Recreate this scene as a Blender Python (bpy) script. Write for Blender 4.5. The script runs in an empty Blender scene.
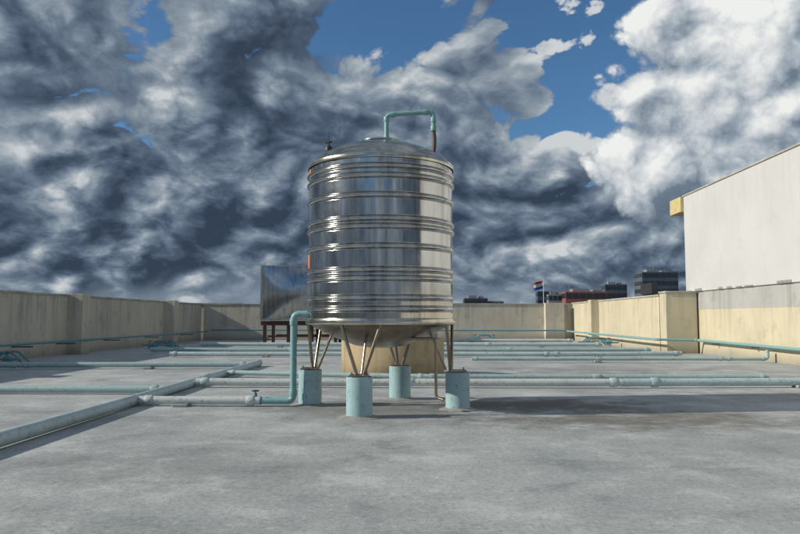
import bpy, bmesh, math, random
from mathutils import Vector, Matrix, Quaternion
random.seed(7)
scene = bpy.context.scene
scene.view_settings.view_transform = 'Standard'
scene.view_settings.look = 'None'
scene.view_settings.exposure = 0
COL = scene.collection

# ---------------------------------------------------------------- materials
class NT:
    def __init__(s, nt): s.nt = nt; s.n = nt.nodes; s.l = nt.links
    def put(s, sock, v):
        if isinstance(v, bpy.types.NodeSocket): s.l.new(v, sock)
        elif v is not None:
            if isinstance(v, (tuple, list)) and len(v) == 3 and sock.type == 'RGBA': v = (*v, 1)
            sock.default_value = v
    def math(s, op, a, b=None, c=None, clamp=False):
        n = s.n.new('ShaderNodeMath'); n.operation = op; n.use_clamp = clamp
        s.put(n.inputs[0], a); s.put(n.inputs[1], b)
        if c is not None: s.put(n.inputs[2], c)
        return n.outputs[0]
    def vmath(s, op, a, b=None, out=0, scale=None):
        n = s.n.new('ShaderNodeVectorMath'); n.operation = op
        s.put(n.inputs[0], a); s.put(n.inputs[1], b)
        if scale is not None: s.put(n.inputs['Scale'], scale)
        return n.outputs[out]
    def noise(s, vec, scale, detail=4, rough=.5, lac=2.0, dist=0, col=False):
        n = s.n.new('ShaderNodeTexNoise'); s.put(n.inputs['Vector'], vec)
        n.inputs['Scale'].default_value = scale; n.inputs['Detail'].default_value = detail
        n.inputs['Roughness'].default_value = rough; n.inputs['Lacunarity'].default_value = lac
        n.inputs['Distortion'].default_value = dist
        return n.outputs['Color' if col else 0]
    def rng(s, v, a, b, c=0.0, d=1.0, smooth=True):
        n = s.n.new('ShaderNodeMapRange'); n.interpolation_type = 'SMOOTHSTEP' if smooth else 'LINEAR'
        n.clamp = True
        s.put(n.inputs[0], v); n.inputs[1].default_value = a; n.inputs[2].default_value = b
        n.inputs[3].default_value = c; n.inputs[4].default_value = d
        return n.outputs[0]
    def mix(s, f, a, b, mode='MIX'):
        n = s.n.new('ShaderNodeMix'); n.data_type = 'RGBA'; n.blend_type = mode
        s.put(n.inputs[0], f); s.put(n.inputs[6], a); s.put(n.inputs[7], b)
        return n.outputs[2]
    def ramp(s, f, stops):
        n = s.n.new('ShaderNodeValToRGB'); s.put(n.inputs[0], f); e = n.color_ramp.elements
        while len(e) < len(stops): e.new(.5)
        for k, (p, c) in zip(e, stops): k.position = p; k.color = (*c, 1)
        return n.outputs[0]
    def sep(s, v):
        n = s.n.new('ShaderNodeSeparateXYZ'); s.put(n.inputs[0], v); return n.outputs
    def comb(s, x, y, z):
        n = s.n.new('ShaderNodeCombineXYZ'); s.put(n.inputs[0], x); s.put(n.inputs[1], y); s.put(n.inputs[2], z)
        return n.outputs[0]
    def bump(s, h, strength=.3, dist=.01):
        n = s.n.new('ShaderNodeBump'); n.inputs['Strength'].default_value = strength
        n.inputs['Distance'].default_value = dist; s.put(n.inputs['Height'], h); return n.outputs[0]

def newmat(name):
    m = bpy.data.materials.new(name); m.use_nodes = True
    t = NT(m.node_tree); b = m.node_tree.nodes['Principled BSDF']
    return m, t, b
def wpos(t):
    return t.n.new('ShaderNodeNewGeometry').outputs['Position']

def mat_simple(name, col, rough=.5, metal=0, var=.18, scale=6, bump=.1):
    m, t, b = newmat(name); p = wpos(t)
    n = t.noise(p, scale, 3, .6)
    f = t.rng(n, .3, .7, 1 - var, 1 + var * .6, False)
    c = t.vmath('SCALE', tuple(col), scale=f)
    t.put(b.inputs['Base Color'], c); b.inputs['Roughness'].default_value = rough
    b.inputs['Metallic'].default_value = metal
    if bump >= .2: t.put(b.inputs['Normal'], t.bump(t.noise(p, scale * 6, 2), bump, .01))
    return m

def mat_plaster(name, col, dirt=(.17, .165, .15), top=1.5, amount=.7, patch=.3, age=.45):
    m, t, b = newmat(name); p = wpos(t); xyz = t.sep(p)
    big = t.noise(p, .7, 4, .6)
    c = t.mix(t.rng(big, .3, .7, 0, age), tuple(col), tuple(x * .68 for x in col))
    st = t.vmath('MULTIPLY', p, (4.0, 4.0, .3))
    s1 = t.rng(t.noise(st, 1, 5, .68), .46, .72)
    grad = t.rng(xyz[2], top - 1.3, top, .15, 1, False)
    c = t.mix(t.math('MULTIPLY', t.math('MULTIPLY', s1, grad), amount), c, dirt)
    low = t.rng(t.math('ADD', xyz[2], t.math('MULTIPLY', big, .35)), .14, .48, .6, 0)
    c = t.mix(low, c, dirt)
    pat = t.noise(p, 2.0, 6, .72)
    c = t.mix(t.rng(pat, .53, .66, 0, patch), c, dirt)
    t.put(b.inputs['Base Color'], c); b.inputs['Roughness'].default_value = .85
    t.put(b.inputs['Normal'], t.bump(t.noise(p, 18, 3, .65), .25, .01))
    return m

def mat_roof():
    m, t, b = newmat('weathered_concrete'); p = wpos(t)
    a = t.noise(p, .33, 5, .62, dist=.5); c1 = t.noise(p, 1.7, 8, .74); c2 = t.noise(p, 34, 4, .75)
    c = t.mix(t.rng(a, .36, .64), (.31, .335, .345), (.42, .45, .455))
    c = t.mix(t.rng(c1, .48, .66, 0, .7), c, (.55, .575, .575))
    c = t.mix(t.rng(c1, .47, .33, 0, .6), c, (.20, .22, .23))
    st = t.vmath('MULTIPLY', p, (.6, 1.3, 1))
    c = t.mix(t.rng(t.noise(st, 1.0, 6, .72), .53, .63, 0, .33), c, (.17, .19, .20))
    c = t.mix(t.rng(c2, .5, .32, 0, .5), c, (.15, .16, .165))
    c = t.mix(t.rng(c2, .54, .7, 0, .5), c, (.64, .66, .66))
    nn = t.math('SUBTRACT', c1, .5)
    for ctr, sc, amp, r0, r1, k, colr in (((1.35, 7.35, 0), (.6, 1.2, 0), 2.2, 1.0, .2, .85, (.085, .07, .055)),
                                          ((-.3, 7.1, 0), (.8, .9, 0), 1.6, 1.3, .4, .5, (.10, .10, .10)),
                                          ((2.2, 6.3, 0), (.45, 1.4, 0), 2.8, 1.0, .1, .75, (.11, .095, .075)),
                                          ((-1.2, 4.3, 0), (.5, 1.4, 0), 2.4, .9, .1, .28, (.14, .15, .15)),
                                          ((5.4, 8.2, 0), (.35, 1.1, 0), 2.6, 1.0, .1, .5, (.11, .105, .095)),
                                          ((3.5, 12.4, 0), (.3, .8, 0), 2.6, 1.0, .1, .4, (.13, .135, .135))):
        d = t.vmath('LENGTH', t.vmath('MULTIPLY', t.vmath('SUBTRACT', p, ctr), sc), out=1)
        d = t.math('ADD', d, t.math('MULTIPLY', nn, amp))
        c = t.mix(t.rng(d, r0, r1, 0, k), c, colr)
    t.put(b.inputs['Base Color'], c)
    t.put(b.inputs['Roughness'], t.rng(c1, .3, .7, .6, .9, False))
    t.put(b.inputs['Normal'], t.bump(t.noise(p, 11, 6, .74), .6, .014))
    return m

def mat_steel(name, col, rough, wob=.25, dirt=.25):
    m, t, b = newmat(name); p = wpos(t)
    grime = t.rng(t.noise(t.vmath('MULTIPLY', p, (9, 9, .8)), 1, 4, .65), .42, .72, 0, dirt)
    c = t.mix(grime, tuple(col), (col[0] * .42, col[1] * .38, col[2] * .33))
    t.put(b.inputs['Base Color'], c); b.inputs['Metallic'].default_value = 1
    t.put(b.inputs['Roughness'], t.rng(t.noise(p, 5, 4, .7), .3, .7, rough * .75, rough * 1.4, False))
    if wob: t.put(b.inputs['Normal'], t.bump(t.noise(t.vmath('MULTIPLY', p, (1, 1, .3)), 2.6, 1, .5), wob, .04))
    return m

def mat_pvc(name, col, rough=.45):
    m, t, b = newmat(name); p = wpos(t)
    c = t.mix(t.rng(t.noise(p, 3, 4, .65), .42, .7, 0, .5), tuple(col), tuple(x * .6 + .08 for x in col))
    c = t.mix(t.rng(t.noise(p, 22, 3, .7), .54, .70, 0, .6), c, (.20, .19, .17))
    t.put(b.inputs['Base Color'], c); b.inputs['Roughness'].default_value = rough
    return m

M = dict(
    roof=mat_roof(),
    cream=mat_plaster('cream_plaster', (.60, .56, .47)),
    yellow=mat_plaster('yellow_plaster', (.62, .56, .41), amount=.5, patch=.2),
    white=mat_plaster('white_plaster', (.57, .585, .59), (.34, .34, .33), 4.1, .25, .12, .3),
    grey=mat_plaster('grey_render', (.44, .45, .44), (.24, .23, .21), 1.6, .7),
    eave=mat_simple('eave_cream', (.58, .49, .24), .7),
    cap=mat_simple('wall_coping', (.44, .43, .38), .8, 0, .35, 3, .1),
    steel=mat_steel('polished_stainless', (.56, .565, .56), .135, .12, .65),
    steel2=mat_steel('brushed_stainless', (.48, .48, .46), .28, .2, .5),
    steel3=mat_steel('shaded_bronze_steel', (.34, .29, .23), .32, 0, .6),  # bronze steel, darkened so the shade under the tank is in the colour
    rib=mat_steel('stainless_rib', (.60, .58, .52), .20, 0, .5),
    teal=mat_pvc('teal_pvc', (.36, .49, .50)),
    riser=mat_pvc('riser_pvc', (.20, .41, .43)),
    blue=mat_pvc('pale_blue_pvc', (.45, .57, .59)),
    sleeve=mat_pvc('pedestal_pvc', (.33, .51, .55)),
    greyp=mat_pvc('grey_pvc', (.56, .61, .61)),
    fit=mat_pvc('fitting_blue', (.09, .27, .33)),
    hose=mat_simple('rubber_hose', (.10, .06, .05), .6),
    dark=mat_simple('dark_metal', (.03, .03, .035), .5),
    rust=mat_simple('dark_primer_steel', (.055, .025, .022), .7, 0, .4, 8, .1),
    tan=mat_plaster('tan_concrete', (.46, .36, .22), (.13, .10, .07), .6, .6),
    block=mat_simple('concrete_block', (.33, .34, .33), .9, 0, .3, 8, .1),
    conc=mat_simple('mortar', (.30, .30, .29), .9, 0, .3, 14, .3),
    orange=mat_simple('orange_label', (.75, .20, .04), .5, 0, .05),
    red=mat_simple('red_paint', (.45, .04, .03), .5),
    bluep=mat_simple('blue_paint', (.03, .08, .35), .5),
    whitep=mat_simple('white_paint', (.7, .7, .68), .6),
    glass=mat_simple('window_glass', (.03, .045, .06), .15, 0, .3, .05, 0),
    bd1=mat_simple('tower_cladding_hazed', (.095, .12, .16), .6, 0, .2, .1, 0),  # dark cladding with bluish distance haze put into the colour
    bd2=mat_simple('tower_concrete', (.26, .28, .30), .8, 0, .2, .1, 0),
    bd3=mat_simple('brick_red_facade', (.30, .11, .09), .8, 0, .2, .1, 0),
    city=mat_simple('city_ground', (.10, .11, .09), .9, 0, .4, .02, 0),
)

# ---------------------------------------------------------------- mesh helpers
def obj_from_bm(name, bm, mats, parent=None, smooth=False, angle=None):
    me = bpy.data.meshes.new(name); bm.to_mesh(me); bm.free()
    for mt in (mats if isinstance(mats, (list, tuple)) else [mats]): me.materials.append(mt)
    o = bpy.data.objects.new(name, me); COL.objects.link(o)
    if smooth:
        for f in me.polygons: f.use_smooth = True
        if angle:
            try: me.set_sharp_from_angle(angle=math.radians(angle))
            except Exception: pass
    if parent: o.parent = parent
    return o
def empty(name, loc=(0, 0, 0)):
    e = bpy.data.objects.new(name, None); COL.objects.link(e); e.location = loc; e.empty_display_size = .2
    return e
def add_box(bm, x0, x1, y0, y1, z0, z1, mi=0, bev=0):
    r = bmesh.ops.create_cube(bm, size=1)
    vs = r['verts']
    for v in vs:
        v.co = Vector(((x0 + x1) / 2 + v.co.x * (x1 - x0), (y0 + y1) / 2 + v.co.y * (y1 - y0), (z0 + z1) / 2 + v.co.z * (z1 - z0)))
    fs = set(f for v in vs for f in v.link_faces)
    for f in fs: f.material_index = mi
    if bev:
        es = list(set(e for v in vs for e in v.link_edges))
        r = bmesh.ops.bevel(bm, geom=es, offset=bev, segments=2, affect='EDGES', profile=.5)
        for f in r['faces']: f.material_index = mi
def box(name, x0, x1, y0, y1, z0, z1, mat, parent=None, bev=0):
    bm = bmesh.new(); add_box(bm, x0, x1, y0, y1, z0, z1, 0, bev)
    return obj_from_bm(name, bm, mat, parent)

def fillet(pts, r, seg=6):
    pts = [Vector(p) for p in pts]; out = [pts[0]]
    for i in range(1, len(pts) - 1):
        a, b, c = pts[i - 1], pts[i], pts[i + 1]
        d1 = (a - b); d2 = (c - b)
        rr = min(r, d1.length * .45, d2.length * .45)
        p1 = b + d1.normalized() * rr; p2 = b + d2.normalized() * rr
        for k in range(seg + 1):
            s = k / seg
            out.append(p1.lerp(b, s).lerp(b.lerp(p2, s), s))
    out.append(pts[-1]); return out
def add_tube(bm, pts, r, seg=16, mi=0, cap=True):
    pts = [Vector(p) for p in pts]; n = len(pts)
    rr = r if isinstance(r, (list, tuple)) else [r] * n
    tan = []
    for i in range(n):
        a = pts[max(0, i - 1)]; b = pts[min(n - 1, i + 1)]; tan.append((b - a).normalized())
    up = Vector((0, 0, 1)) if abs(tan[0].z) < .9 else Vector((1, 0, 0))
    nrm = (up - tan[0] * up.dot(tan[0])).normalized(); rings = []
    for i in range(n):
        if i:
            q = tan[i - 1].rotation_difference(tan[i]); nrm = q @ nrm
            nrm = (nrm - tan[i] * nrm.dot(tan[i])).normalized()
        bn = tan[i].cross(nrm)
        rings.append([bm.verts.new(pts[i] + (nrm * math.cos(2 * math.pi * k / seg) + bn * math.sin(2 * math.pi * k / seg)) * rr[i]) for k in range(seg)])
    for i in range(n - 1):
        for k in range(seg):
            f = bm.faces.new((rings[i][k], rings[i][(k + 1) % seg], rings[i + 1][(k + 1) % seg], rings[i + 1][k])); f.material_index = mi
    if cap:
        f = bm.faces.new(rings[0][::-1]); f.material_index = mi
        f = bm.faces.new(rings[-1]); f.material_index = mi
def lathe(bm, prof, cx, cy, seg=96, mi=0, closed=False):
    rings = []
    for r, z in prof:
        if r < 1e-5: rings.append([bm.verts.new((cx, cy, z))])
        else: rings.append([bm.verts.new((cx + r * math.cos(2 * math.pi * k / seg), cy + r * math.sin(2 * math.pi * k / seg), z)) for k in range(seg)])
    for i in range(len(rings) - 1):
        a, b = rings[i], rings[i + 1]
        for k in range(seg):
            k2 = (k + 1) % seg
            if len(a) == 1 and len(b) == 1: continue
            if len(a) == 1: f = bm.faces.new((a[0], b[k2], b[k]))
            elif len(b) == 1: f = bm.faces.new((a[k], a[k2], b[0]))
            else: f = bm.faces.new((a[k], a[k2], b[k2], b[k]))
            f.material_index = mi
def sleeve(bm, p, d, r, L, mi=1):
    p = Vector(p); d = Vector(d).normalized()
    a = p - d * L / 2; b = p + d * L / 2
    add_tube(bm, [a, a + d * .004, b - d * .004, b], [r * .96, r, r, r * .96], 16, mi)

def water_pipe(pts, r, mat, fit=None, supports=True, every=3.2, name='water_pipe', sleeves=True):
    """PVC pipe run: tube with swept elbows, coupling sleeves, saddle blocks under it."""
    bm = bmesh.new(); fit = fit or M['teal']
    V = [Vector(p) for p in pts]
    q = [V[0]]
    for a, b in zip(V[:-1], V[1:]):
        L = (b - a).length; k = int(L // 2.2)
        for i in range(1, k + 1):
            if L * i / (k + 1) > .5:
                q.append(a.lerp(b, i / (k + 1)) + Vector((random.uniform(-.014, .014), random.uniform(-.014, .014), random.uniform(-.006, .004))))
        q.append(b)
    add_tube(bm, fillet(q, r * 1.8), r, 16, 0)
    if sleeves:
        for a, b in zip(V[:-1], V[1:]):
            d = (b - a); L = d.length; d.normalize()
            if L > .35:
                sleeve(bm, a + d * (r * 2.4), d, r * 1.22, r * 1.8, 1); sleeve(bm, b - d * (r * 2.4), d, r * 1.22, r * 1.8, 1)
            n = int(L // 4.5)
            for i in range(1, n + 1):
                sleeve(bm, a + d * (L * (i - .35) / (n + .3)), d, r * 1.15, r * 3.0, 1)
    o = obj_from_bm(name, bm, [mat, fit, M['block']], None, True, 40)
    if supports:
        bm = bmesh.new(); any_ = False
        for a, b in zip(V[:-1], V[1:]):
            d = b - a
            if abs(d.z) > .1 or d.length < 1 or a.z - r < .015: continue
            n = max(1, int(d.length // every))
            for i in range(n):
                p = a.lerp(b, (i + .5 + random.uniform(-.15, .15)) / n)
                w = .07; l = .055
                if abs(d.x) > abs(d.y): w, l = l, w
                add_box(bm, p.x - w - .02, p.x + w + .02, p.y - l - .02, p.y + l + .02, .001, p.z - r * .75, 0, .008); any_ = True
        if any_: obj_from_bm('support_block', bm, M['block'], o)
        else: bm.free()
    return o

# ---------------------------------------------------------------- ground & roof
bm = bmesh.new()
bmesh.ops.create_grid(bm, x_segments=2, y_segments=2, size=4000)
for v in bm.verts: v.co.z = -26
obj_from_bm('ground', bm, M['city'])
box('rooftop', -8.85, 12.5, -12.3, 28.78, -25.99, 0, M['roof'])

# ---------------------------------------------------------------- parapets
LX, RX, FY, WH = -8.6, 6.5, 28.5, 1.44
def wall(name, x0, x1, y0, y1, h, mat, pil=()):
    e = empty(name, ((x0 + x1) / 2, (y0 + y1) / 2, 0)); off = -Vector(e.location)
    def bx(n, a, b, c, d, z0, z1, m, bev=0):
        o = box(n, a, b, c, d, z0, z1, m, None, bev); o.parent = e; o.location = off; return o
    bx('wall_body', x0, x1, y0, y1, .001, h, mat)
    bx('coping', x0 - .03, x1 + .03, y0 - .03, y1 + .03, h, h + .05, M['cap'], .01)
    for i, (a, b, c, d) in enumerate(pil):
        bx('pilaster_%d' % (i + 1), a, b, c, d, .002, h + .065, mat, .008)
    return e
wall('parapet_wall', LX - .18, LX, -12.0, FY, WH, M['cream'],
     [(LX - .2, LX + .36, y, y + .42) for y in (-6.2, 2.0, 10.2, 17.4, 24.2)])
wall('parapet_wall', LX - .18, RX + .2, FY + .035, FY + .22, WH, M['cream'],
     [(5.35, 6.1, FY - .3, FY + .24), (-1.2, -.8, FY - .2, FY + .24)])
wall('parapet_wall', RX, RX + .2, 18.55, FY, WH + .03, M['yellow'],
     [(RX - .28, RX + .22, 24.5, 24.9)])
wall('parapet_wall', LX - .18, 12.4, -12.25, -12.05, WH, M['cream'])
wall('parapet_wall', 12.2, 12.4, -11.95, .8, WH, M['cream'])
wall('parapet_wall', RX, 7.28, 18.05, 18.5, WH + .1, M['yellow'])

# ---------------------------------------------------------------- rooftop building (right)
rb = empty('rooftop_building', (9.5, 9, 0)); o_ = -Vector(rb.location)
def rbb(n, *a, bev=0):
    o = box(n, *a, None, bev); o.parent = rb; o.location = o_; return o
YB = 3.5
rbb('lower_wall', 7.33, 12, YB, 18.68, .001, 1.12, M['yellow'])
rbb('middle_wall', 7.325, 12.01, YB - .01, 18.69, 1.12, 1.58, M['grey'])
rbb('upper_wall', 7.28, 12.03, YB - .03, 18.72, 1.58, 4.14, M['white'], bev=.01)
rbb('roof_coping', 7.25, 12.05, YB - .05, 18.73, 4.14, 4.18, M['cap'], bev=.01)
rbb('roof_eave', 7.2, 12.05, 18.735, 19.5, 3.74, 4.15, M['eave'], bev=.01)
rbb('service_door', 8.6, 9.6, YB - .07, YB - .032, .01, 2.1, M['dark'], bev=.005)
bm = bmesh.new(); y = YB
while y < 18.5:
    l = random.uniform(.15, .7)
    if random.random() < .75: add_box(bm, 7.262, 7.279, y, min(y + l, 18.65), 1.585, 1.60 + random.uniform(.01, .05), 0, .003)
    y += l + random.uniform(.03, .3)
o = obj_from_bm('ledge_mortar', bm, M['conc']); o.parent = rb; o.location = o_

# ---------------------------------------------------------------- main tank
TX, TY, R = -.32, 7.16, .735
tk = empty('water_tank', (TX, TY, 0)); to = -Vector(tk.location)
def tp(o): o.parent = tk; o.location = to; return o
ribs = [2.325, 2.235, 2.05, 1.83, 1.755, 1.57, 1.35, 1.27, 1.09, .985]
prof = []
def rib(z, h=.023, w=.022):
    return [(R, z - w - .014), (R, z - w - .008), (R - .007, z - w - .003), (R + .001, z - w), (R + h * .55, z - w * .75), (R + h * .9, z - w * .35), (R + h, z), (R + h * .9, z + w * .35), (R + h * .55, z + w * .75), (R + .001, z + w), (R - .007, z + w + .003), (R, z + w + .008), (R, z + w + .014)]
prof += [(R, .87)]
for z in sorted(ribs):
    prof += rib(z)
prof += [(R, 2.40), (R, 2.425)]
bm = bmesh.new(); lathe(bm, prof, TX, TY, 160)
tp(obj_from_bm('shell', bm, M['steel'], None, True, 60))
dp = [(R + .012, 2.40), (R + .016, 2.41), (R + .016, 2.44), (R + .008, 2.452), (R - .012, 2.462)]
for i in range(1, 15):
    s = i / 14; r = (R - .012) * (1 - s) + .2 * s
    dp.append((r, 2.462 + .25 * (1 - (r / (R - .012)) ** 2) ** .80))
dp += [(.195, dp[-1][1] + .012), (.215, dp[-1][1] + .015), (.215, dp[-1][1] + .028), (.12, dp[-1][1] + .04), (0, dp[-1][1] + .045)]
bm = bmesh.new(); lathe(bm, dp, TX, TY, 128)
tp(obj_from_bm('dome_lid', bm, M['rib'], None, True, 35))
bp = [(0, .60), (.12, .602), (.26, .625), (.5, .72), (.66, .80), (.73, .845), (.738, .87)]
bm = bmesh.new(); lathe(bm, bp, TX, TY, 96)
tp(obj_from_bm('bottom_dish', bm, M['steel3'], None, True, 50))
bm = bmesh.new()
add = [(R + .003, .835), (R + .022, .838), (R + .026, .85), (R + .026, .885), (R + .02, .895), (R + .002, .90)]
lathe(bm, add, TX, TY, 96)
tp(obj_from_bm('base_ring', bm, M['rib'], None, True, 40))
bm = bmesh.new()
for a, z0, z1 in ((-62, .90, 1.56), (-118, 1.585, 2.04), (-80, 2.07, 2.40)):
    a = math.radians(a); c, s = math.cos(a), math.sin(a)
    add_tube(bm, [(TX + (R + .0005) * c, TY + (R + .0005) * s, z0), (TX + (R + .0005) * c, TY + (R + .0005) * s, z1)], .0022, 6)
tp(obj_from_bm('weld_seam', bm, M['steel2']))
def curved_label(a0, a1, z0, z1, mi_mat, nm):
    bm = bmesh.new(); rr = R + .002; n = 8
    for i in range(n):
        b0 = math.radians(a0 + (a1 - a0) * i / n); b1 = math.radians(a0 + (a1 - a0) * (i + 1) / n)
        vs = [bm.verts.new((TX + rr * math.cos(b), TY + rr * math.sin(b), z)) for b, z in ((b0, z0), (b1, z0), (b1, z1), (b0, z1))]
        bm.faces.new(vs)
    tp(obj_from_bm(nm, bm, mi_mat))
curved_label(183, 200, 2.355, 2.392, M['orange'], 'label_top')
curved_label(183, 199, 1.395, 1.53, M['orange'], 'label_lower')

legs = [(-1.06, 7.33), (-.48, 6.43), (-.135, 7.88), (.45, 7.0)]
bml = bmesh.new(); bmp = bmesh.new(); bmc = bmesh.new()
for lx, ly in legs:
    ang = math.atan2(ly - TY, lx - TX)
    er = Vector((math.cos(ang), math.sin(ang), 0)); et = Vector((-er.y, er.x, 0))
    b = Vector((TX, TY, 0)) + er * .72
    for s in (-1, 1):
        a2 = ang + s * .27
        top = Vector((TX + math.cos(a2) * (R + .0), TY + math.sin(a2) * (R + .0), .86))
        add_tube(bml, [b + et * s * .035 + Vector((0, 0, .385)), top], .0165, 12)
    add_tube(bml, [b - er * .05 + Vector((0, 0, .385)), Vector((TX, TY, .74)) + er * .52], .0135, 12)
    add_box(bml, lx - .085, lx + .085, ly - .085, ly + .085, .372, .386)
    for sx, sy in ((-1, -1), (1, 1)):
        add_tube(bml, [(lx + sx * .065, ly + sy * .065, .386), (lx + sx * .065, ly + sy * .065, .41)], .008, 8)
    h = .365
    lathe(bmp, [(.120, .0), (.120, h), (.112, h + .002), (.112, h - .01)], lx, ly, 48)
    lathe(bmc, [(.111, h - .008), (.05, h + .003), (0, h + .005)], lx, ly, 40)
    lathe(bmc, [(.20 + random.uniform(-.01, .02), .001), (.15, .012), (.121, .022)], lx, ly, 20)
tp(obj_from_bm('support_frame', bml, M['steel3'], None, True, 40))
tp(obj_from_bm('pedestal_sleeves', bmp, M['sleeve'], None, True, 40))
tp(obj_from_bm('pedestal_concrete', bmc, M['conc'], None, True, 40))
bm = bmesh.new()
add_tube(bm, fillet([(TX + .25, TY - .35, .70), (TX + .55, TY - .35, .70), (TX + .55, TY - .35, .14), (TX + .62, TY - .40, .12)], .05), .014, 12)
tp(obj_from_bm('drain_pipe', bm, M['steel3'], None, True, 40))

bm = bmesh.new()
x1, x2, yy = TX + .06, TX + .545, TY - .05
add_tube(bm, fillet([(x1, yy, 2.68), (x1, yy, 3.00), (x2 + .0, yy, 3.03), (x2, yy, 2.84)], .06), .025, 16, 0)
for p, d in (((x1, yy, 2.95), (0, 0, 1)), ((x1 + .07, yy, 3.0), (1, 0, 0)), ((x2 - .08, yy, 3.025), (1, 0, 0)), ((x2, yy, 2.94), (0, 0, 1)), ((x2, yy, 2.85), (0, 0, 1)), ((x1, yy, 2.75), (0, 0, 1))):
    sleeve(bm, p, d, .031, .05, 0)
add_tube(bm, fillet([(x2, yy, 2.84), (x2 + .012, yy, 2.72), (x2 + .0, yy, 2.6), (x2 - .02, yy, 2.53)], .05), .021, 12, 1)
tp(obj_from_bm('inlet_pipe', bm, [M['riser'], M['hose']], None, True, 40))
bm = bmesh.new(); fx, fy = TX - .53, TY - .12
add_tube(bm, [(fx, fy, 2.52), (fx, fy, 2.60)], .028, 12)
add_tube(bm, [(fx, fy, 2.60), (fx, fy, 2.635), (fx, fy, 2.65)], [.038, .038, .03], 12)
add_tube(bm, [(fx, fy, 2.65), (fx, fy, 2.70)], .012, 8)
add_tube(bm, [(fx - .03, fy, 2.69), (fx + .035, fy, 2.70)], .009, 8)
add_tube(bm, [(fx, fy, 2.70), (fx + .004, fy, 2.80)], .003, 6)
tp(obj_from_bm('level_switch', bm, M['dark'], None, True, 40))

# ---------------------------------------------------------------- round concrete plinth
pl = empty('tank_plinth', (-.3, 11.0, 0))
bm = bmesh.new()
lathe(bm, [(.83, .001), (.83, .02), (.80, .03), (.80, .56), (.785, .58), (.0, .585)], 0, 0, 72)
o = obj_from_bm('round_base', bm, M['tan'], pl, True, 40)
bm = bmesh.new()
lathe(bm, [(.70, .586), (.70, .66), (.69, .67), (0, .67)], 0, 0, 64)
obj_from_bm('top_slab', bm, M['conc'], pl, True, 40)

# ---------------------------------------------------------------- rectangular stainless tank on steel stand
st = empty('rectangular_water_tank', (-3.62, 23.4, 0))
W, D, z0, z1 = 1.25, .8, .82, 2.58
bm = bmesh.new(); N = 18
def panel(o, ux, uz, nrm, w, h, depth):
    g = [[None] * (N + 1) for _ in range(N + 1)]
    for i in range(N + 1):
        for j in range(N + 1):
            u, v = i / N * 2 - 1, j / N * 2 - 1
            k = max(0, 1 - u * u) * max(0, 1 - v * v)
            g[i][j] = bm.verts.new(Vector(o) + Vector(ux) * u * w + Vector(uz) * v * h + Vector(nrm) * depth * k)
    for i in range(N):
        for j in range(N): bm.faces.new((g[i][j], g[i + 1][j], g[i + 1][j + 1], g[i][j + 1]))
zc, hh = (z0 + z1) / 2, (z1 - z0) / 2
panel((0, -D, zc), (1, 0, 0), (0, 0, 1), (0, -1, 0), W, hh, .22)
panel((0, D, zc), (-1, 0, 0), (0, 0, 1), (0, 1, 0), W, hh, .22)
panel((-W, 0, zc), (0, -1, 0), (0, 0, 1), (-1, 0, 0), D, hh, .12)
panel((W, 0, zc), (0, 1, 0), (0, 0, 1), (1, 0, 0), D, hh, .12)
panel((0, 0, z1), (1, 0, 0), (0, 1, 0), (0, 0, 1), W, D, .06)
panel((0, 0, z0), (1, 0, 0), (0, -1, 0), (0, 0, -1), W, D, .0)
obj_from_bm('tank_panels', bm, mat_steel('dull_stainless', (.46, .46, .45), .17, .12, .6), st, True, 45)
bm = bmesh.new()
for sx in (-1, 1):
    for sy in (-1, 1):
        add_box(bm, sx * W - .035, sx * W + .035, sy * D - .035, sy * D + .035, z0 + .002, z1 + .03, 0, .006)
for zz in (z0 + .035, z1):
    for sy in (-1, 1): add_box(bm, -W + .037, W - .037, sy * D - .03, sy * D + .03, zz - .03, zz + .028, 0, .005)
    for sx in (-1, 1): add_box(bm, sx * W - .03, sx * W + .03, -D + .037, D - .037, zz - .03, zz + .028, 0, .005)
obj_from_bm('edge_frame', bm, M['steel2'], st)
bm = bmesh.new()
for sx in (-1, -.33, .33, 1):
    for sy in (-1, 1):
        add_box(bm, sx * (W - .1) - .05, sx * (W - .1) + .05, sy * (D - .1) - .05, sy * (D - .1) + .05, .001, .66)
for sy in (-1, 1): add_box(bm, -W - .02, W + .02, sy * (D - .1) - .06, sy * (D - .1) + .06, .662, .80)
for sy in (-1, 1): add_box(bm, -W + .2, W - .2, sy * (D - .1) - .02, sy * (D - .1) + .02, .28, .34)
for sx in (-1, 0, 1): add_box(bm, sx * (W - .1) - .04, sx * (W - .1) + .04, -D + .17, D - .17, .67, .79)
obj_from_bm('steel_stand', bm, M['rust'], st)

# ---------------------------------------------------------------- pipework
g, t_, b_ = M['greyp'], M['teal'], M['blue']
water_pipe([(-2.86, -4, .062), (-2.86, 13.2, .062)], .055, b_, b_)
water_pipe([(-8.45, 8.35, .06), (-2.93, 8.3, .06)], .045, t_, t_)
water_pipe([(-2.80, 7.22, .06), (-1.55, 7.2, .06)], .042, g, g)
water_pipe([(-1.55, 7.2, .06), (-1.21, 7.18, .06), (-1.21, 7.16, .94), (-1.04, 7.16, .94)], .034, M['riser'], M['riser'], supports=False)
water_pipe([(-2.80, 9.12, .075), (2.7, 9.12, .075)], .048, g, b_)
water_pipe([(2.7, 9.12, .075), (3.0, 9.14, .075), (7.1, 9.36, .075), (7.1, 9.36, .28)], .05, b_, t_)
water_pipe([(-2.80, 10.7, .075), (.2, 10.0, .075), (5.0, 10.0, .075)], .035, t_, t_)
water_pipe([(-8.4, 12.0, .075), (-6.9, 12.3, .075), (-2.9, 12.5, .075)], .045, t_, t_)
water_pipe([(-5.6, 16.2, .075), (3.2, 16.2, .075), (6.3, 16.6, .075)], .05, b_, t_)
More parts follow.
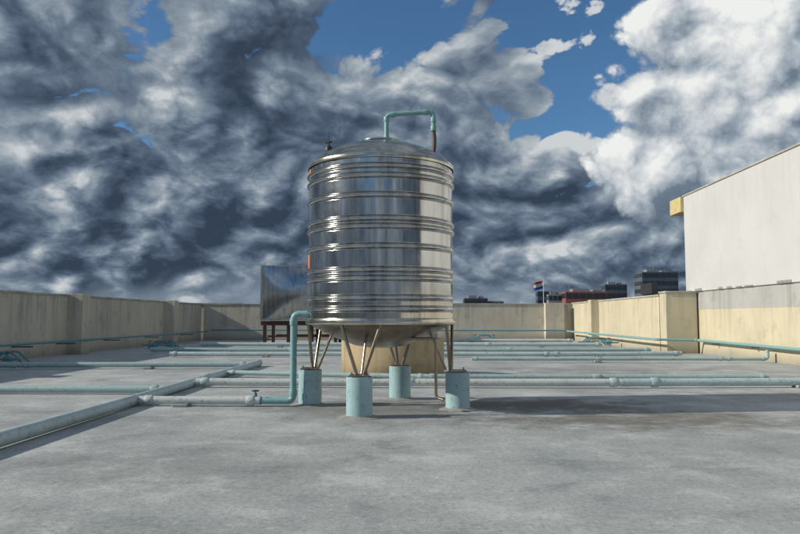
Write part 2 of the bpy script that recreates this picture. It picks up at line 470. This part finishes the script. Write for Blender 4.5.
water_pipe([(-6.8, 18.2, .08), (6.2, 18.4, .08)], .05, t_, t_)
water_pipe([(1.2, 14.2, .08), (6.3, 14.3, .08), (7.15, 14.3, .08), (7.15, 14.3, .26)], .035, t_, t_)
water_pipe([(-6.5, 21.5, .10), (5.8, 21.6, .10)], .055, b_, b_)
water_pipe([(-1.5, 24.6, .12), (5.6, 24.6, .12)], .055, g, b_)
water_pipe([(LX + .42, -11, .33), (LX + .42, 28.1, .36)], .026, M['fit'], t_, supports=False, sleeves=False)
water_pipe([(LX + .5, 28.15, .42), (RX - .35, 28.15, .4)], .028, M['fit'], t_, supports=False, sleeves=False)
water_pipe([(RX - .34, 28.0, .38), (RX - .34, 17.9, .36), (7.2, 17.8, .34), (7.2, 3.7, .27)], .032, M['riser'], t_, supports=False)
for (x, xx) in ((LX, LX + .45), (7.33, 7.16)):
    bm = bmesh.new()
    ys = [y for y in (-9, -5, -1.5, 3.5, 6.5, 9.5, 12, 15, 16.9, 19.5, 22.5, 26) if not (x > 0 and (y > 17.5 or y < 4))]
    for y in ys: add_box(bm, min(x, xx), max(x, xx), y - .02, y + .02, .27 if x > 0 else .27, .295 if x < 0 else .285)
    obj_from_bm('pipe_bracket', bm, M['dark'])

def valve(bm, p, d=(1, 0, 0), s=1.0):
    p = Vector(p); d = Vector(d).normalized(); up = Vector((0, 0, 1))
    add_tube(bm, [p - d * .07 * s, p - d * .045 * s, p, p + d * .045 * s, p + d * .07 * s], [.04 * s, .042 * s, .055 * s, .042 * s, .04 * s], 14, 1)
    sleeve(bm, p - d * .075 * s, d, .056 * s, .018 * s, 1); sleeve(bm, p + d * .075 * s, d, .056 * s, .018 * s, 1)
    add_tube(bm, [p + up * .03 * s, p + up * .10 * s], .024 * s, 10, 1)
    add_tube(bm, [p + up * .08 * s, p + up * .13 * s], .009 * s, 8, 2)
    c = p + up * .13 * s; w = []
    for k in range(17):
        a = 2 * math.pi * k / 16; w.append(c + Vector((math.cos(a), math.sin(a), 0)) * .045 * s)
    add_tube(bm, w, .008 * s, 6, 2, False)
    add_tube(bm, [c - Vector((.045, 0, 0)) * s, c + Vector((.045, 0, 0)) * s], .006 * s, 6, 2)
    add_tube(bm, [c - Vector((0, .045, 0)) * s, c + Vector((0, .045, 0)) * s], .006 * s, 6, 2)
def valve_obj(name, items, extra=()):
    bm = bmesh.new()
    for pts, r in extra: add_tube(bm, fillet(pts, .07), r, 12, 0)
    for p, d, s in items: valve(bm, p, d, s)
    return obj_from_bm(name, bm, [M['fit'], M['fit'], M['dark']], None, True, 40)
valve_obj('gate_valve', [((-1.60, 7.2, .06), (1, 0, 0), .75)])
def manifold(cx, cy, s=1, fl=1):
    ex = []
    for i in range(3):
        y = cy + i * .3 * s
        ex.append(([(cx - .40 * s * fl, y, .03), (cx - .15 * s * fl, y, .28 * s), (cx + .2 * s * fl, y, .28 * s), (cx + .45 * s * fl, y, .03)], .022 * s))
    ex.append(([(cx - .6 * s, cy - .1, .16 * s), (cx + .65 * s, cy - .1, .14 * s)], .022 * s))
    valve_obj('valve_manifold', [((cx - .3 * s, cy - .1, .16 * s), (1, 0, 0), 1.0 * s), ((cx + .35 * s, cy - .1, .15 * s), (1, 0, 0), 1.0 * s)], ex)
manifold(-7.95, 13.3, .85)
manifold(-7.2, 20.0, .85)
manifold(2.6, 25.6, 1.0)
manifold(5.75, 22.0, 1.0)

# ---------------------------------------------------------------- wall-top item on the right parapet
fl = empty('flood_light', (RX + .1, 19.6, WH + .08))
box('housing', -.09, .09, -.45, .45, .04, .34, M['dark'], fl, .015)
box('bracket', -.03, .03, -.2, .2, -.02, .04, M['dark'], fl)

# ---------------------------------------------------------------- distant city
def office(name, cx, cy, w, d, top, mat, floors, split=6, roofbits=True, base=-26):
    e = empty(name, (cx, cy, base)); H = top - base
    box('core', -w / 2, w / 2, -d / 2, d / 2, .02, H, mat, e)
    bm = bmesh.new(); fh = H / floors
    for i in range(floors):
        z = i * fh + fh * .35
        for k in range(split):
            x = -w / 2 + w * (k + .12) / split; x2 = -w / 2 + w * (k + .88) / split
            add_box(bm, x, x2, -d / 2 - .08, -d / 2 - .005, z, z + fh * .5)
        for k in range(split):
            y = -d / 2 + d * (k + .12) / split; y2 = -d / 2 + d * (k + .88) / split
            add_box(bm, -w / 2 - .08, -w / 2 - .005, y, y2, z, z + fh * .5)
    obj_from_bm('windows', bm, M['glass'], e)
    if roofbits:
        bm = bmesh.new()
        add_box(bm, -w * .3, w * .05, -d * .2, d * .2, H + .01, H + 1.2)
        add_box(bm, w * .15, w * .35, -d * .1, d * .25, H + .01, H + .9)
        for i in range(3):
            px = random.uniform(-w * .4, w * .4); add_tube(bm, [(px, 0, H), (px, 0, H + random.uniform(1, 3))], .12, 5)
        obj_from_bm('roof_plant', bm, M['bd2'], e)
    return e
for (x, Y, w, top, mt, f, s, rb_) in (
    (104, 300, 15, 20.2, 'bd1', 14, 6, True), (89, 310, 9.5, 15.6, 'bd1', 12, 4, True),
    (82, 290, 6, 8.9, 'bd2', 10, 3, False),
    (64, 260, 17, 10.4, 'bd3', 10, 7, True), (53, 262, 5, 9.6, 'bd2', 11, 3, True), (62, 330, 7, 13.4, 'bd1', 11, 3, False),
    (27, 300, 10, 9.3, 'bd1', 10, 4, True), (36, 305, 7, 8.2, 'bd2', 9, 3, False),
    (20, 340, 12, 8.0, 'bd1', 10, 5, False),
    (-95, 340, 26, 8.0, 'bd2', 10, 8, False), (118, 330, 9, 12, 'bd2', 11, 4, False),
    (-30, 360, 30, 8, 'bd2', 9, 9, False), (150, 330, 30, 20, 'bd2', 12, 9, True), (-230, 320, 30, 14, 'bd2', 12, 9, True)):
    office('office_building', x, Y, w, w * .7, top, M[mt], f, s, rb_)
fp = empty('flagpole', (20.6, 110, -26))
bm = bmesh.new(); add_tube(bm, [(0, 0, 0.02), (0, 0, 33)], [.12, .05], 8)
obj_from_bm('pole', bm, M['whitep'], fp)
bm = bmesh.new(); nx = 12
for j, (zz0, zz1, mi) in enumerate(((32.8, 32.4, 0), (32.4, 31.95, 1), (31.95, 31.5, 2))):
    for i in range(nx):
        xa, xb = i / nx * 1.5, (i + 1) / nx * 1.5
        w = lambda x: .12 * math.sin(x * 4)
        f = bm.faces.new([bm.verts.new(c) for c in ((-xa, w(xa), zz0 - xa * .25), (-xb, w(xb), zz0 - xb * .25), (-xb, w(xb), zz1 - xb * .25), (-xa, w(xa), zz1 - xa * .25))]); f.material_index = mi
obj_from_bm('flag', bm, [M['red'], M['whitep'], M['bluep']], fp)

# ---------------------------------------------------------------- sun
S = Vector((-1, -.13, 0)).normalized(); el = math.radians(27)
sd = Vector((S.x * math.cos(el), S.y * math.cos(el), math.sin(el)))
ld = bpy.data.lights.new('sun', 'SUN'); ld.energy = 4.3; ld.angle = math.radians(.5); ld.color = (1, .92, .79)
lo = bpy.data.objects.new('sun', ld); COL.objects.link(lo); lo.rotation_euler = (-sd).to_track_quat('-Z', 'Y').to_euler()
lo.location = (-20, -3, 15)

# ---------------------------------------------------------------- sky with clouds
w = bpy.data.worlds.new('World'); scene.world = w; w.use_nodes = True
try: w.cycles.sampling_method = 'NONE'
except Exception: pass
T = NT(w.node_tree); T.n.clear()
out = T.n.new('ShaderNodeOutputWorld')
sky = T.n.new('ShaderNodeTexSky'); sky.sky_type = 'NISHITA'; sky.sun_disc = False
sky.sun_elevation = el; sky.sun_rotation = math.atan2(sd.x, sd.y) % (2 * math.pi)
sky.ozone_density = 4; sky.air_density = 1.0; sky.dust_density = .4
bg1 = T.n.new('ShaderNodeBackground'); bg1.inputs[1].default_value = .09
T.put(bg1.inputs[0], T.vmath('MULTIPLY', sky.outputs[0], (.75, 1.0, 1.12)))
dirv = T.n.new('ShaderNodeTexCoord').outputs['Generated']
X, Yv, Z = T.sep(dirv)[:3]
zp = T.math('MAXIMUM', Z, 0.0); den = T.math('ADD', zp, .55)
P = T.comb(T.math('DIVIDE', X, den), T.math('DIVIDE', Yv, den), T.math('MULTIPLY', Z, .6))
warp = T.vmath('SCALE', T.vmath('SUBTRACT', T.noise(P, 4.5, 2, .5, col=True), (.5, .5, .5)), scale=.10)
Pw = T.vmath('ADD', P, warp)
def billow(q, sc, octs, g=.5):
    tot = None; a = 1.0
    for i in range(octs):
        n = T.noise(T.vmath('ADD', q, (3.1 * i, 1.7 * i, 5.3 * i)), sc * 2.1 ** i, 0, .5)
        n = T.math('MULTIPLY', T.math('ABSOLUTE', T.math('SUBTRACT', n, .5)), a * 2)
        tot = n if tot is None else T.math('ADD', tot, n)
        a *= g
    return tot
def dens(off):
    q = T.vmath('ADD', Pw, off)
    s = T.noise(q, 2.6, 1, .5); b = billow(q, 5.0, 6, .50)
    return s, b, T.math('ADD', T.math('MULTIPLY', s, .8), T.math('MULTIPLY', b, .46))
s0, b0, D0 = dens((0, 0, 0)); s1, b1, D1 = dens((-.026, -.036, .012))
emb = T.math('SUBTRACT', D0, D1)
def blob(c, r, wd, amp=.3):
    d = T.vmath('DISTANCE', dirv, tuple(Vector(c).normalized()), out=1)
    d = T.math('ADD', d, T.math('MULTIPLY', T.math('SUBTRACT', D0, .60), amp))
    return T.rng(d, r + wd, r - wd)
clr = blob((.30, 1, .33), .105, .05)
clr2 = blob((-.38, 1, .385), .10, .06)
clr3 = blob((.37, 1, .46), .125, .05)
clr4 = blob((-.05, 1, .49), .06, .05)
back = blob((-.1, -1, .6), .6, .25)
cov = T.math('ADD', D0, .17)
for m_, k in ((clr, .46), (clr2, .42), (clr3, .46), (clr4, .30), (back, .26)):
    cov = T.math('SUBTRACT', cov, T.math('MULTIPLY', m_, k))
alpha = T.rng(cov, .44, .58)
thick = T.rng(cov, .52, .90)
lg = T.noise(T.vmath('ADD', P, (4.3, 2.2, 0)), 2.0, 3, .55)
val = T.math('ADD', T.math('MULTIPLY', emb, 2.1), .61)
val = T.math('ADD', val, T.math('MULTIPLY', T.math('SUBTRACT', lg, .5), 1.0))
val = T.math('SUBTRACT', val, T.math('MULTIPLY', thick, .22))
val = T.math('ADD', val, T.math('MULTIPLY', T.math('SUBTRACT', b0, .3), .48))
bank = T.math('MULTIPLY', T.rng(Z, .30, .12), T.rng(Z, .02, .07))
val = T.math('SUBTRACT', val, T.math('MULTIPLY', bank, .19))
cc = T.ramp(val, ((0.0, (.034, .054, .086)), (.25, (.072, .105, .155)), (.48, (.145, .195, .26)), (.72, (.29, .345, .40)), (1.0, (.60, .63, .65))))
# white cumulus tower to the right
wd_ = T.vmath('ADD', dirv, T.vmath('SCALE', warp, scale=.12))
B0 = billow(wd_, 7.5, 6, .5); B1 = billow(T.vmath('ADD', wd_, (-.02, 0, .02)), 7.5, 6, .5)
dc = T.vmath('DISTANCE', dirv, tuple(Vector((.56, 1, .285)).normalized()), out=1)
dcn = T.math('SUBTRACT', dc, T.math('MULTIPLY', T.math('SUBTRACT', B0, .3), .15))
cum = T.math('MULTIPLY', T.rng(dcn, .226, .196), T.rng(T.math('ADD', Z, T.math('MULTIPLY', B0, .10)), .13, .22))
cv = T.math('ADD', T.math('MULTIPLY', T.math('SUBTRACT', B0, B1), 1.35), .64)
cv = T.math('ADD', cv, T.math('MULTIPLY', T.math('SUBTRACT', B0, .3), .40))
cv = T.math('SUBTRACT', cv, T.rng(Z, .28, .12, 0, .42))
ccum = T.ramp(cv, ((0.0, (.15, .20, .26)), (.35, (.34, .40, .46)), (.62, (.56, .60, .635)), (1.0, (.86, .87, .85))))
cc = T.mix(cum, cc, ccum)
alpha = T.math('MAXIMUM', alpha, cum)
hz = T.rng(T.math('ADD', Z, T.math('MULTIPLY', T.math('SUBTRACT', D0, .60), .10)), .06, .0)
cc = T.mix(T.math('MULTIPLY', hz, .7), cc, (.21, .265, .33))
low_ = T.rng(Z, .22, .12)
alpha = T.math('MAXIMUM', alpha, low_)
bg2 = T.n.new('ShaderNodeBackground'); T.put(bg2.inputs[0], cc); bg2.inputs[1].default_value = 1.0
mx = T.n.new('ShaderNodeMixShader'); T.put(mx.inputs[0], alpha); T.l.new(bg1.outputs[0], mx.inputs[1]); T.l.new(bg2.outputs[0], mx.inputs[2])
T.l.new(mx.outputs[0], out.inputs[0])

# ---------------------------------------------------------------- camera
cd = bpy.data.cameras.new('camera'); cd.lens = 31.5; cd.sensor_width = 36; cd.clip_end = 9000; cd.clip_start = .05
co = bpy.data.objects.new('camera', cd); COL.objects.link(co)
co.location = (0, 0, .9); co.rotation_euler = (math.radians(90 + 4.17), 0, math.radians(.98))
scene.camera = co
